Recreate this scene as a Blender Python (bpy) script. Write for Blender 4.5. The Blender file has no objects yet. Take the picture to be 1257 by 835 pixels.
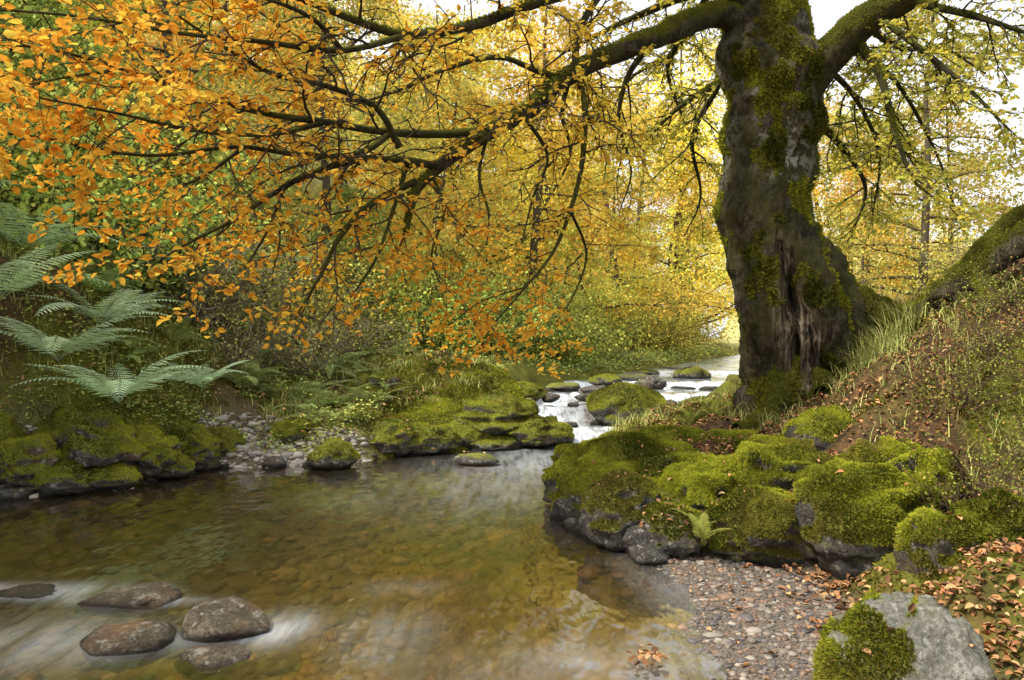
import bpy, math, numpy as np
from mathutils import Vector
rng=np.random.default_rng(11)
F=908.;CX=628.5;CY=417.;CZ=1.5
def P(u,v,y): return np.array([(u-CX)/F*y,y,CZ+(CY-v)/F*y])
U=lambda a,b,n=None: rng.uniform(a,b,n)
def sst(a,b,x):
    t=np.clip((x-a)/(b-a),0,1); return t*t*(3-2*t)
def nrm(a): return a/np.maximum(np.linalg.norm(a,axis=-1,keepdims=True),1e-9)
# ---------- noise
def _h(ix,iy,iz,s):
    h=(ix.astype(np.int64)*374761393+iy.astype(np.int64)*668265263+iz.astype(np.int64)*2147483647+s*974634777)&0xffffffff
    h=((h^(h>>13))*1274126177)&0xffffffff
    h=((h^(h>>16))*2246822519)&0xffffffff
    h=h^(h>>15)
    return (h&0xffffff)/float(0xffffff)
def n3(p,s=0):
    f=np.floor(p);t=p-f;t=t*t*(3-2*t);i=f.astype(np.int64)
    x,y,z=i[...,0],i[...,1],i[...,2];a,b,c=t[...,0],t[...,1],t[...,2]
    r=0
    for dx in(0,1):
        for dy in(0,1):
            for dz in(0,1):
                w=(a if dx else 1-a)*(b if dy else 1-b)*(c if dz else 1-c)
                r=r+w*_h(x+dx,y+dy,z+dz,s)
    return r*2-1
def fbm(p,o=4,s=0):
    r=0;a=.5
    for k in range(o): r=r+a*n3(p*(2.03**k)+k*17.3,s+k);a*=.5
    return r
def fb2(x,y,f,o=4,s=0):
    return fbm(np.stack([x*f,y*f,np.zeros_like(x)+s*1.37],-1),o,s)
# ---------- mesh builder
class MB:
    def __init__(s): s.v=[];s.c=[];s.f={3:[],4:[]};s.m={3:[],4:[]};s.n=0
    def add(s,v,f,col,m=0):
        v=np.asarray(v,float).reshape(-1,3);f=np.asarray(f,int)
        col=np.asarray(col,float)
        if col.ndim==1: col=np.tile(col,(len(v),1))
        s.v.append(v);s.c.append(col[:,:3]);k=f.shape[1]
        s.f[k].append(f+s.n);s.m[k].append(np.full(len(f),m));s.n+=len(v)
    def build(s,name,mats,smooth=True,parent=None):
        v=np.concatenate(s.v);c=np.concatenate(s.c)
        me=bpy.data.meshes.new(name)
        me.vertices.add(len(v));me.vertices.foreach_set('co',v.astype(np.float32).ravel())
        L=[];st=[];mi=[];o=0
        for k in(3,4):
            if s.f[k]:
                a=np.concatenate(s.f[k]);L.append(a.ravel());st.append(o+np.arange(len(a))*k);o+=a.size;mi.append(np.concatenate(s.m[k]))
        L=np.concatenate(L);st=np.concatenate(st);mi=np.concatenate(mi)
        me.loops.add(len(L));me.loops.foreach_set('vertex_index',L.astype(np.int32))
        me.polygons.add(len(st));me.polygons.foreach_set('loop_start',st.astype(np.int32))
        me.polygons.foreach_set('material_index',mi.astype(np.int32))
        me.polygons.foreach_set('use_smooth',np.full(len(st),smooth))
        for m in mats: me.materials.append(m)
        me.update(calc_edges=True)
        at=me.color_attributes.new('Col','FLOAT_COLOR','POINT')
        at.data.foreach_set('color',np.concatenate([c,np.ones((len(c),1))],1).astype(np.float32).ravel())
        ob=bpy.data.objects.new(name,me);bpy.context.scene.collection.objects.link(ob)
        if parent: ob.parent=parent
        return ob
def inst(name,src,loc,rz=0,sc=1.,tilt=(0,0)):
    ob=bpy.data.objects.new(name,src.data);bpy.context.scene.collection.objects.link(ob)
    ob.location=[float(a) for a in loc];ob.rotation_euler=(tilt[0],tilt[1],rz)
    ob.scale=(sc,sc,sc) if np.isscalar(sc) else sc
    return ob
# ---------- materials
def mat(name):
    m=bpy.data.materials.new(name);m.use_nodes=True;nt=m.node_tree;nt.nodes.clear()
    return m,nt
def N(nt,t,**k):
    n=nt.nodes.new(t)
    for a,b in k.items(): setattr(n,a,b)
    return n
def lk(nt,a,b): nt.links.new(a,b)
def noise(nt,scale,detail=5,vec=None,rough=.6):
    n=N(nt,'ShaderNodeTexNoise');n.inputs['Scale'].default_value=scale;n.inputs['Detail'].default_value=detail;n.inputs['Roughness'].default_value=rough
    if vec is not None: lk(nt,vec,n.inputs['Vector'])
    return n
def ramp(nt,fac,stops):
    r=N(nt,'ShaderNodeValToRGB');e=r.color_ramp.elements
    while len(e)<len(stops): e.new(.5)
    for i,(p,c) in enumerate(stops): e[i].position=p;e[i].color=(*c,1) if len(c)==3 else c
    lk(nt,fac,r.inputs['Fac']);return r
def mixc(nt,f,a,b,bt='MIX'):
    m=N(nt,'ShaderNodeMix',data_type='RGBA',blend_type=bt)
    for s,i in((f,0),(a,6),(b,7)):
        if hasattr(s,'is_output'): lk(nt,s,m.inputs[i])
        else: m.inputs[i].default_value=s if i==0 else ((*s,1) if len(s)==3 else s)
    return m.outputs[2]
def math_(nt,op,a,b=0,c=0,clamp=False):
    m=N(nt,'ShaderNodeMath',operation=op,use_clamp=clamp)
    for s,i in((a,0),(b,1),(c,2)):
        if hasattr(s,'is_output'): lk(nt,s,m.inputs[i])
        else: m.inputs[i].default_value=s
    return m.outputs[0]
def leafmat(name,transl=.5,rnd=0.):
    m,nt=mat(name)
    at=N(nt,'ShaderNodeAttribute',attribute_name='Col')
    col=at.outputs['Color']
    if rnd>0:
        oi=N(nt,'ShaderNodeObjectInfo')
        hs=N(nt,'ShaderNodeHueSaturation')
        lk(nt,math_(nt,'MULTIPLY_ADD',oi.outputs['Random'],rnd,.5-rnd/2),hs.inputs['Hue'])
        lk(nt,math_(nt,'MULTIPLY_ADD',oi.outputs['Random'],.4,.85),hs.inputs['Value'])
        lk(nt,col,hs.inputs['Color']);col=hs.outputs['Color']
    d=N(nt,'ShaderNodeBsdfDiffuse');lk(nt,col,d.inputs[0]);out=d.outputs[0]
    if transl>0:
        t=N(nt,'ShaderNodeBsdfTranslucent');lk(nt,col,t.inputs[0])
        mx=N(nt,'ShaderNodeMixShader');mx.inputs[0].default_value=transl;lk(nt,d.outputs[0],mx.inputs[1]);lk(nt,t.outputs[0],mx.inputs[2]);out=mx.outputs[0]
    o=N(nt,'ShaderNodeOutputMaterial');lk(nt,out,o.inputs[0]);return m
def bsdf(nt,col,rough,bump=None,bs=.5,bd=.02,spec=.4):
    p=N(nt,'ShaderNodeBsdfPrincipled');lk(nt,col,p.inputs['Base Color'])
    if hasattr(rough,'is_output'): lk(nt,rough,p.inputs['Roughness'])
    else: p.inputs['Roughness'].default_value=rough
    p.inputs['Specular IOR Level'].default_value=spec
    if bump is not None:
        b=N(nt,'ShaderNodeBump');b.inputs['Strength'].default_value=bs;b.inputs['Distance'].default_value=bd
        lk(nt,bump,b.inputs['Height']);lk(nt,b.outputs[0],p.inputs['Normal'])
    o=N(nt,'ShaderNodeOutputMaterial');lk(nt,p.outputs[0],o.inputs[0]);return p
def pos(nt): return N(nt,'ShaderNodeNewGeometry').outputs['Position']
def scaled(nt,v,s):
    m=N(nt,'ShaderNodeMapping');m.inputs['Scale'].default_value=s;lk(nt,v,m.inputs[0]);return m.outputs[0]
def mosscol(nt,p,sc=1.):
    a=noise(nt,3*sc,4,p);b=noise(nt,60*sc,3,p)
    f=math_(nt,'MULTIPLY_ADD',b.outputs['Fac'],.6,math_(nt,'MULTIPLY',a.outputs['Fac'],.6))
    return ramp(nt,f,[(.35,(.045,.05,.01)),(.55,(.15,.17,.022)),(.75,(.34,.36,.04))]).outputs['Color'],b.outputs['Fac']
def rockmat(name,dark,light,tint=(.25,.13,.06),rough=.8,lich=.0):
    m,nt=mat(name);p=pos(nt);at=N(nt,'ShaderNodeAttribute',attribute_name='Col')
    sp=N(nt,'ShaderNodeSeparateColor');lk(nt,at.outputs['Color'],sp.inputs[0])
    a=noise(nt,7,9,p,.72);b=noise(nt,55,6,p,.75)
    mid=tuple((x+y)*.42 for x,y in zip(dark,light))
    rc=ramp(nt,a.outputs['Fac'],[(.36,dark),(.5,mid),(.62,light)]).outputs['Color']
    rc=mixc(nt,ramp(nt,b.outputs['Fac'],[(.4,(.75,.75,.75)),(.6,(0,0,0))]).outputs['Color'],rc,tuple(x*.4 for x in dark))
    a2=noise(nt,2.7,5,p,.65);rc=mixc(nt,ramp(nt,a2.outputs['Fac'],[(.5,(0,0,0)),(.66,(.7,.7,.7))]).outputs['Color'],rc,tint)
    if lich>0:
        l=noise(nt,16,6,p,.7);rc=mixc(nt,ramp(nt,l.outputs['Fac'],[(.56,(0,0,0)),(.62,(lich,)*3)]).outputs['Color'],rc,(.6,.6,.55))
    rc=mixc(nt,sp.outputs[1],rc,tuple(x*.3 for x in dark))
    mc,mb=mosscol(nt,p)
    col=mixc(nt,sp.outputs[0],rc,mc)
    rg=math_(nt,'MULTIPLY_ADD',sp.outputs[1],-.4,rough)
    hb=math_(nt,'ADD',a.outputs['Fac'],math_(nt,'MULTIPLY',b.outputs['Fac'],.45))
    bsdf(nt,col,rg,hb,1.,.06);return m
M_rock=rockmat('rock_moss',(.05,.048,.042),(.24,.23,.21),(.16,.10,.06),lich=.5)
M_pale=rockmat('rock_pale',(.24,.24,.2),(.56,.56,.51),(.32,.32,.2),lich=.7)
M_brown=rockmat('rock_brown',(.08,.065,.045),(.34,.28,.21),(.30,.16,.07),.35,.5)
M_fuzz=leafmat('moss_fuzz',.35)
M_leaf=leafmat('beech_leaf',.5)
M_tleaf=leafmat('tree_leaf',.4,.04)
M_shrub=leafmat('shrub_leaf',.2,.05)
M_fern=leafmat('fern_leaf',.3,.03)
M_grass=leafmat('grass_blade',.0)
M_lit=leafmat('fallen_leaf',.0)
m,nt=mat('bark');M_bark=m;p=pos(nt)
at=N(nt,'ShaderNodeAttribute',attribute_name='Col');sp=N(nt,'ShaderNodeSeparateColor');lk(nt,at.outputs['Color'],sp.inputs[0])
a=noise(nt,6,9,scaled(nt,p,(1,1,.6)),.75);b=noise(nt,26,7,scaled(nt,p,(1,1,.5)),.8)
bc=ramp(nt,a.outputs['Fac'],[(.4,(.035,.028,.018)),(.5,(.095,.08,.05)),(.62,(.22,.19,.14))]).outputs['Color']
bc=mixc(nt,ramp(nt,b.outputs['Fac'],[(.43,(.85,.85,.85)),(.54,(0,0,0))]).outputs['Color'],bc,(.022,.018,.012))
am=noise(nt,2.6,8,p,.75);bc=mixc(nt,ramp(nt,am.outputs['Fac'],[(.44,(0,0,0)),(.56,(.75,.75,.75))]).outputs['Color'],bc,(.105,.105,.028))
lf=noise(nt,7,9,p,.8);bc=mixc(nt,math_(nt,'MULTIPLY',ramp(nt,lf.outputs['Fac'],[(.5,(0,0,0)),(.54,(1,1,1))]).outputs['Color'],sp.outputs[2]),bc,(.62,.62,.56))
wn=noise(nt,14,6,scaled(nt,p,(1.5,1.5,.12)),.7)
wc=ramp(nt,wn.outputs['Fac'],[(.42,(.03,.022,.016)),(.53,(.24,.18,.12)),(.64,(.58,.49,.38))]).outputs['Color']
bc=mixc(nt,sp.outputs[1],bc,wc)
mc,mb=mosscol(nt,p,.9);mc=mixc(nt,.4,mc,(.07,.06,.014))
bc=mixc(nt,sp.outputs[0],bc,mc)
hb=math_(nt,'ADD',a.outputs['Fac'],math_(nt,'MULTIPLY',b.outputs['Fac'],.7))
bsdf(nt,bc,.85,hb,1.,.14,.2)
m,nt=mat('twig');M_twig=m
at=N(nt,'ShaderNodeAttribute',attribute_name='Col');bsdf(nt,at.outputs['Color'],.8,spec=.2)
m,nt=mat('ground');M_ground=m;p=pos(nt)
at=N(nt,'ShaderNodeAttribute',attribute_name='Col');sp=N(nt,'ShaderNodeSeparateColor');lk(nt,at.outputs['Color'],sp.inputs[0])
mc,mb=mosscol(nt,p);mc=mixc(nt,.45,mc,(.04,.032,.012))
ln=noise(nt,12,6,p,.7)
so=ramp(nt,ln.outputs['Fac'],[(.35,(.03,.02,.012)),(.5,(.085,.05,.027)),(.65,(.2,.11,.05))]).outputs['Color']
col=mixc(nt,sp.outputs[2],mc,so)
vo=N(nt,'ShaderNodeTexVoronoi');vo.inputs['Scale'].default_value=9;lk(nt,p,vo.inputs['Vector'])
vs=N(nt,'ShaderNodeSeparateColor');lk(nt,vo.outputs['Color'],vs.inputs[0])
pc=ramp(nt,vs.outputs[0],[(0,(.16,.11,.05)),(.5,(.30,.21,.1)),(1,(.5,.38,.2))]).outputs['Color']
pc=mixc(nt,ramp(nt,vo.outputs['Distance'],[(.25,(0,0,0)),(.7,(.8,.8,.8))]).outputs['Color'],pc,(.07,.05,.022))
bn=noise(nt,1.1,4,p);pc=mixc(nt,ramp(nt,bn.outputs['Fac'],[(.38,(0,0,0)),(.6,(.75,.75,.75))]).outputs['Color'],pc,(.25,.19,.06))
col=mixc(nt,sp.outputs[0],col,pc)
gr=ramp(nt,noise(nt,70,4,p).outputs['Fac'],[(.35,(.06,.05,.042)),(.65,(.26,.22,.18))]).outputs['Color']
col=mixc(nt,sp.outputs[1],col,gr)
sy=N(nt,'ShaderNodeSeparateXYZ');lk(nt,p,sy.inputs[0])
fn_=noise(nt,.25,4,p)
far_glow=ramp(nt,fn_.outputs['Fac'],[(.4,(.30,.30,.09)),(.6,(.55,.48,.2))]).outputs['Color']  # pale straw meadow, with the valley's sunlit glow put into its colour
col=mixc(nt,math_(nt,'MULTIPLY_ADD',sy.outputs[1],.05,-1.4,True),col,far_glow)  # blend to the painted glow with distance
bsdf(nt,col,.85,ln.outputs['Fac'],.8,.05,.2)
m,nt=mat('pebble');M_peb=m;p=pos(nt)
at=N(nt,'ShaderNodeAttribute',attribute_name='Col')
bsdf(nt,mixc(nt,math_(nt,'MULTIPLY',noise(nt,60,4,p).outputs['Fac'],.5),at.outputs['Color'],(.06,.055,.05)),.5)
# water : r=foam
m,nt=mat('water');M_water=m;p=pos(nt)
at=N(nt,'ShaderNodeAttribute',attribute_name='Col');sp=N(nt,'ShaderNodeSeparateColor');lk(nt,at.outputs['Color'],sp.inputs[0])
w1=noise(nt,1.6,3,scaled(nt,p,(1,.5,1)));w2=noise(nt,7,2,scaled(nt,p,(1,.45,1)))
h=math_(nt,'ADD',w1.outputs['Fac'],math_(nt,'MULTIPLY',w2.outputs['Fac'],.22))
bm=N(nt,'ShaderNodeBump');bm.inputs['Strength'].default_value=.27;bm.inputs['Distance'].default_value=.12;lk(nt,h,bm.inputs['Height'])
tr=N(nt,'ShaderNodeBsdfTransparent');tr.inputs[0].default_value=(.84,.75,.50,1)
mu=N(nt,'ShaderNodeBsdfDiffuse')
mn=noise(nt,.7,3,p);lk(nt,ramp(nt,mn.outputs['Fac'],[(.35,(.16,.10,.025)),(.65,(.16,.145,.045))]).outputs['Color'],mu.inputs[0])
mm=N(nt,'ShaderNodeMixShader');mm.inputs[0].default_value=.1;lk(nt,tr.outputs[0],mm.inputs[1]);lk(nt,mu.outputs[0],mm.inputs[2])
gl=N(nt,'ShaderNodeBsdfGlossy');gl.inputs['Roughness'].default_value=.07;gl.inputs['Color'].default_value=(.97,.98,1,1);lk(nt,bm.outputs[0],gl.inputs['Normal'])
fr=N(nt,'ShaderNodeFresnel');fr.inputs['IOR'].default_value=1.5;lk(nt,bm.outputs[0],fr.inputs['Normal'])
ms=N(nt,'ShaderNodeMixShader');lk(nt,math_(nt,'MULTIPLY_ADD',fr.outputs[0],1.5,.04,True),ms.inputs[0]);lk(nt,mm.outputs[0],ms.inputs[1]);lk(nt,gl.outputs[0],ms.inputs[2])
fo=N(nt,'ShaderNodeBsdfDiffuse');fo.inputs[0].default_value=(.64,.71,.80,1)
fn=noise(nt,10,3,scaled(nt,p,(1,.13,1)))
ff=math_(nt,'MULTIPLY',sp.outputs[0],math_(nt,'MULTIPLY_ADD',fn.outputs['Fac'],3.2,-.75,True),clamp=True)
mf=N(nt,'ShaderNodeMixShader');lk(nt,ff,mf.inputs[0]);lk(nt,ms.outputs[0],mf.inputs[1]);lk(nt,fo.outputs[0],mf.inputs[2])
o=N(nt,'ShaderNodeOutputMaterial');lk(nt,mf.outputs[0],o.inputs[0])

# ---------- terrain
poly=np.array([(-6,-8),(-5.6,2),(-5.3,5),(-4.9,7.0),(-3.9,7.45),(-3.7,8.6),(-2.0,8.95),(-1.2,9.8),(-.3,10.2),(.55,10.9),(.25,12),(.2,13.5),(.9,15),(2.4,17),(4.0,19.5),(6,24),(10,32),(22,60),
 (24,60),(12,30),(9,23),(6.6,17.6),(4.8,14.6),(3.4,13),(2.3,11.5),(1.4,10.6),(.75,9.5),(.5,7.4),(.42,6.0),(.9,4.8),(.85,3.3),(1.2,1),(2,-8)],float)
def sdf(x,y):
    n=len(poly);d=np.full(x.shape,1e9);ins=np.zeros(x.shape,bool)
    for i in range(n):
        a=poly[i];b=poly[(i+1)%n];e=b-a
        wx=x-a[0];wy=y-a[1];t=np.clip((wx*e[0]+wy*e[1])/(e@e),0,1)
        d=np.minimum(d,(wx-e[0]*t)**2+(wy-e[1]*t)**2)
        c=((a[1]>y)!=(b[1]>y))
        xx=(b[0]-a[0])*(y-a[1])/((b[1]-a[1]) or 1e-9)+a[0]
        ins^=c&(x<xx)
    d=np.sqrt(d);return np.where(ins,-d,d)
def xc(y): return np.interp(y,[-8,5,9,10.5,12,14,16,20,26,60,300],[-1.6,-1.8,-.8,.7,1.2,2.3,4.1,6.2,8.7,23,120])
def wl(y):
    return .17*sst(10.9,11.3,y)+.22*sst(11.9,12.25,y)+.12*sst(13.3,13.6,y)+.1*sst(15,15.3,y)+.08*sst(18,18.4,y)+.01*np.clip(y-12.3,0,80)
def gs(x,y,cx,cy,sx,sy): return np.exp(-((x-cx)/sx)**2-((y-cy)/sy)**2)
def beachmask(x,y):
    b=sst(5.5,4.7,y)*sst(-8,1,y)*(x>-.5)*sst(1.25,.85,sdf(x,y))
    b=b+1.1*gs(x,y,-2.8,9.15,1.0,.5)+1.1*gs(x,y,-4.6,7.25,1.0,.35)
    return np.clip(b,0,1)
def H(x,y,full=False):
    d=sdf(x,y)+.14*fb2(x,y,2.2,3,5);w=wl(y);side=x-xc(y)
    nz=fb2(x,y,.5,3,1)*.25+fb2(x,y,2.5,4,2)*.26
    bed=w-.05-np.clip(-d*.42,0,.6)+.05*fb2(x,y,4,3,9)*sst(0,.6,-d)
    dd=np.maximum(d,0);bm=beachmask(x,y)
    x0=-2.9+.30*np.clip(y-14,0,200)
    hl=np.clip(x0-x,0,60);hl=.62*hl*sst(-.5,2,hl)
    L=(.38-.26*sst(14.5,17,y))*sst(0,.4,dd)+.15*np.clip(dd,0,2)*(1-.6*sst(14.5,17,y))+hl*sst(.1,1.5,dd)
    L=L+.38*gs(x,y,-.7,11.5,1.4,1.0)*sst(0,.6,dd)+.2*gs(x,y,-4.6,8.6,1.2,.7)*sst(0,.5,dd)
    off=.95*sst(5.6,4.6,y)*sst(-9,0,y)
    dr=np.maximum(dd-off,0)
    R=.3*sst(0,.6,dr)+.12*dr+.55*np.clip(dr-1.9,0,3.0)+.10*np.clip(dr-5,0,40)
    R=R*sst(26,15,y)+(1-sst(26,15,y))*(.3+.2*np.clip(dr-1,0,90))
    land=np.where(side<0,L,R)
    land=land*(1-.85*bm*sst(1.5,.4,dd))+nz*sst(.1,1.2,dd)*(1-.8*bm)+.02
    z=np.where(d<0,bed,w+land*1.0-.04*sst(.3,0,dd))
    if full: return z,d,bm,side
    return z
def axis(lo,a,b,hi,st,g=1.09):
    c=list(np.arange(a,b,st));s=st;x=c[-1]
    while x<hi: s*=g;x+=s;c.append(x)
    s=st;x=a;pre=[]
    while x>lo: s*=g;x-=s;pre.append(x)
    return np.array(pre[::-1]+c)
def grid(ax,ay):
    X,Y=np.meshgrid(ax,ay);nx=len(ax);ny=len(ay)
    i=np.arange(nx*ny).reshape(ny,nx)
    f=np.stack([i[:-1,:-1],i[:-1,1:],i[1:,1:],i[1:,:-1]],-1).reshape(-1,4)
    return X.ravel(),Y.ravel(),f
X,Y,f=grid(axis(-260,-8,6.5,260,.07),axis(-40,2.6,16,400,.07))
Z,D,BM,SD=H(X,Y,True)
def litmask(x,y,side): return np.clip(sst(-.2,.35,fb2(x,y,1.1,4,4)+.24*(side>0)-.12),0,1)*sst(.5,1.1,sdf(x,y))
lit=litmask(X,Y,SD)
b=MB();b.add(np.stack([X,Y,Z],1),f,np.stack([sst(.05,-.1,D),BM*sst(-.1,.02,D),lit],1))
b.build('ground',[M_ground])
# water
X,Y,f=grid(np.arange(-7,14,.07),np.arange(-7,34,.07))
D=sdf(X,Y)
keep=(D[f]<.35).all(1);f=f[keep]
used=np.unique(f);mp=np.zeros(len(X),int);mp[used]=np.arange(len(used));f=mp[f];X=X[used];Y=Y[used];D=D[used]
sl=(wl(Y+.1)-wl(Y-.1))/.2
foam=np.clip(sl*3-.1,0,1)*1.3*sst(.15,-.1,D)
foam+=.42*sst(10.6,11.2,Y)*sst(15,12,Y)+.22*sst(12,15,Y)
foam+=.6*gs(X,Y,1.2,10.4,.9,.6)+.36*gs(X,Y,.5,9.2,.8,1.1)+.2*gs(X,Y,-.2,7.6,1.2,1.3)
for (u,v,y,sx,sy,a) in[(20,722,4.4,.5,.12,.5),(170,733,4.25,.35,.06,.5),(345,765,3.85,.14,.2,.5),(230,790,3.7,.3,.12,.3),(480,770,3.8,.25,.35,.12),(820,700,4.8,.25,.8,.3),(760,800,3.5,.5,.2,.2),(500,715,4.5,.25,.14,.12),(60,780,3.7,.5,.3,.2),(620,830,3.2,.5,.3,.12)]:
    q=P(u,v,y);foam+=a*gs(X,Y,q[0],q[1],sx,sy)
foam*=.75+.9*fb2(X,Y*.5,2.,3,8)
zz=wl(Y)+.02*fb2(X,Y*.5,2.2,3,3)*sst(10,11,Y)+.006*fb2(X,Y,1.5,2,6)+.06*sst(11,11.3,Y)*fb2(X*2,Y*.2,3,2,12)*(sl>.02)
b=MB();b.add(np.stack([X,Y,zz],1),f,np.stack([np.clip(foam,0,1)]*3,1));b.build('stream_water',[M_water])

# ---------- rocks
import bmesh
_ico={}
def ico(s):
    if s not in _ico:
        bm=bmesh.new();bmesh.ops.create_icosphere(bm,subdivisions=s,radius=1)
        v=np.array([q.co[:] for q in bm.verts]);fc=np.array([[q.index for q in t.verts] for t in bm.faces]);bm.free();_ico[s]=(v,fc)
    return _ico[s]
rocktops=[]
def vnormals(v,f):
    fn=np.cross(v[f[:,1]]-v[f[:,0]],v[f[:,2]]-v[f[:,0]]);n=np.zeros_like(v)
    for k in range(3): np.add.at(n,f[:,k],fn)
    return nrm(n),fn
def blades(b,p,nn,h,mi,gain=1.):
    k=len(p);d=nrm(nn+.55*rng.normal(size=(k,3))+[0,0,.1]);s=nrm(np.cross(d,rng.normal(size=(k,3))))
    hh=U(.4,1.3,k)[:,None]*h;ww=hh*.28
    V=np.stack([p-s*ww-nn*.003,p+s*ww-nn*.003,p+d*hh],1).reshape(-1,3)
    g=np.clip(.52+1.7*fbm(p*2.6,4,77)+rng.normal(size=k)*.2,0,1)[:,None]
    c=(1-g)*np.array([.065,.08,.01])+g*np.array([.50,.53,.055])
    brn=sst(.02,.35,fbm(p*1.7,4,55))[:,None]*.6;c=c*(1-brn)+brn*np.array([.19,.145,.045])
    br=(rng.random(k)<.05)[:,None];c=np.where(br,[.3,.2,.05],c)*gain
    b.add(V,np.arange(3*k).reshape(-1,3),np.repeat(c,3,0),mi)
def fuzz(b,v,f,mask,dens,h=.02,mi=1,maxn=60000,gain=1.):
    n,fn=vnormals(v,f);ar=np.linalg.norm(fn,axis=1)/2;fm=mask[f].mean(1);w=ar*(fm>.4)
    tot=w.sum()
    if tot<=0:return
    k=min(int(tot*dens),maxn);t=rng.choice(len(f),k,p=w/tot)
    r=rng.random((k,2));r=np.where(r.sum(1,keepdims=True)>1,1-r,r)
    p=v[f[t,0]]+r[:,:1]*(v[f[t,1]]-v[f[t,0]])+r[:,1:]*(v[f[t,2]]-v[f[t,0]])
    blades(b,p,nrm(n[f[t,0]]),h,mi,gain)
def rock(name,c,r,seed,moss=1.,rz=0,sub=4,m=None,dens=0,lump=.0,ang=.25,wz=None,h=.02,thr=.1,mdir=None,flat=.7,gain=1.):
    v,f=ico(sub);v=v.copy()
    q=v+seed*3.17
    rad=1+ang*fbm(q*1.1,2,seed)*1.3+.22*fbm(q*2.7,3,seed+9)+.08*fbm(q*8,3,seed+20)
    if lump: rad+=lump*(1-np.abs(n3(q*2.6,seed+5))*2)*.6*(v[:,2]>-.3)
    rr=np.random.default_rng(seed)
    for k in range(9):
        dn=rr.normal(size=3);dn[2]*=.6;dn/=np.linalg.norm(dn);pr=(v*rad[:,None])@dn;lim=rr.uniform(.62,.9)
        over=np.clip(pr-lim,0,None);rad=rad-over*flat*(1 if lump==0 else .4)
    p=v*rad[:,None]*np.array(r);cz,sz=math.cos(rz),math.sin(rz)
    p=np.stack([p[:,0]*cz-p[:,1]*sz,p[:,0]*sz+p[:,1]*cz,p[:,2]],1)+c
    n,_=vnormals(p,f)
    w=wl(np.array([c[1]]))[0] if wz is None else wz
    nd=n[:,2]*.9 if mdir is None else n@np.array(mdir)
    mk=sst(thr-.15,thr+.2,nd+.6*fbm(p*2.6,4,seed+40)+(moss-1)*1.2)*sst(w+.02,w+.13,p[:,2]+.05*fbm(p*6,2,3))
    if moss<=0: mk*=0
    wet=sst(w+.09,w+.02,p[:,2]+.03*fbm(p*5,2,1))
    b=MB();b.add(p,f,np.stack([mk,wet,mk*0],1))
    if dens: fuzz(b,p,f,mk,dens,h,gain=gain)
    rocktops.append(p[n[:,2]>.55])
    return b.build(name,[m or M_rock,M_fuzz])
def R(name,u,v,y,w,hh,seed,dep=1.,**k):
    c=P(u,v,y);rx=w/2/F*y;rz_=hh/2/F*y
    return rock(name,c,(rx,rx*dep,rz_),seed,**k)
S='mossy_boulder'
R(S,775,598,6.7,190,120,3,.9,dens=30000,sub=5,lump=.3,thr=.15)
R(S,735,622,6.2,120,95,13,.8,dens=30000,sub=5,thr=.2,moss=1)
R(S,792,630,6.0,110,85,29,.8,dens=30000,sub=5,thr=.15,moss=1,lump=.3)
R(S,765,630,5.4,105,80,41,.8,dens=30000,sub=5,thr=.3,moss=1,lump=.3)
R(S,822,652,5.15,90,62,42,.9,dens=30000,sub=5,thr=.35,moss=.95,lump=.2)
R('shore_stone',790,662,5.1,60,36,43,.8,sub=4,thr=.5,moss=.5)
R('shore_stone',740,655,5.6,56,34,44,.8,sub=4,thr=.5,moss=.4)
R(S,820,560,7.4,120,70,15,.9,dens=25000,thr=.2)
R(S,870,618,5.7,130,105,4,1.,dens=38000,sub=5,lump=.4,thr=.0)
R(S,955,600,5.7,150,95,5,1.,dens=38000,sub=5,lump=.45,thr=.0)
R(S,945,655,5.1,150,105,6,.8,dens=38000,sub=5,lump=.45,thr=-.1)
R(S,1055,650,4.85,150,135,7,.9,dens=40000,sub=5,lump=.45,thr=-.05)
R(S,1105,603,5.1,120,115,8,.9,dens=40000,sub=5,lump=.45,thr=-.0)
R(S,1020,600,5.4,100,80,28,.9,dens=38000,sub=5,lump=.4,thr=-.0)
R(S,1030,537,6.5,160,80,16,.8,dens=26000,sub=5,thr=.25)
R(S,1165,690,4.2,120,110,17,.9,dens=40000,sub=5,lump=.35,thr=-.0)
R(S,1235,650,4.2,110,80,18,.9,dens=40000,lump=.3,thr=.1)
R(S,1235,722,3.6,80,50,19,.9,dens=40000,lump=.3,thr=0)
R(S,870,520,8.6,100,50,20,.8,dens=18000,thr=.2)
R(S,900,552,7.3,130,45,21,.8,moss=.9,dens=20000,thr=.35)
R(S,960,560,6.6,120,50,22,.8,moss=.9,dens=20000,thr=.35)
R('grey_boulder',1108,842,2.95,240,235,27,.8,m=M_pale,dens=60000,sub=5,thr=.78,ang=.3,wz=-.3,mdir=(-.9,-.15,.25),flat=.9)
R(S,768,500,11.8,106,68,24,.9,dens=12000,sub=5,thr=-.05,ang=.12)
for i,(u,v,y,w,hh) in enumerate([(475,490,11.2,100,64),(545,508,11,100,50),(600,514,10.7,110,54),(655,531,10.6,90,38),(520,543,9.9,80,38),(480,540,9.7,70,44),(600,545,10.35,80,24),(410,562,8.7,56,38),(678,541,10.8,50,22),(440,524,10.0,60,48),(560,480,12.5,80,38),(640,484,13.0,60,24),(570,532,10.4,70,38),(510,516,10.6,60,44),(630,508,11.6,70,30)]):
    R(S,u,v,y,w,hh,30+i,.9,dens=9000,thr=.0 if i not in(6,8) else .35,ang=.3,lump=.3,moss=1,sub=5 if i<6 else 4,flat=.4,gain=.9)
R('wet_stone',585,564,8.9,62,16,50,.6,moss=.5,wz=-.02)
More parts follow.
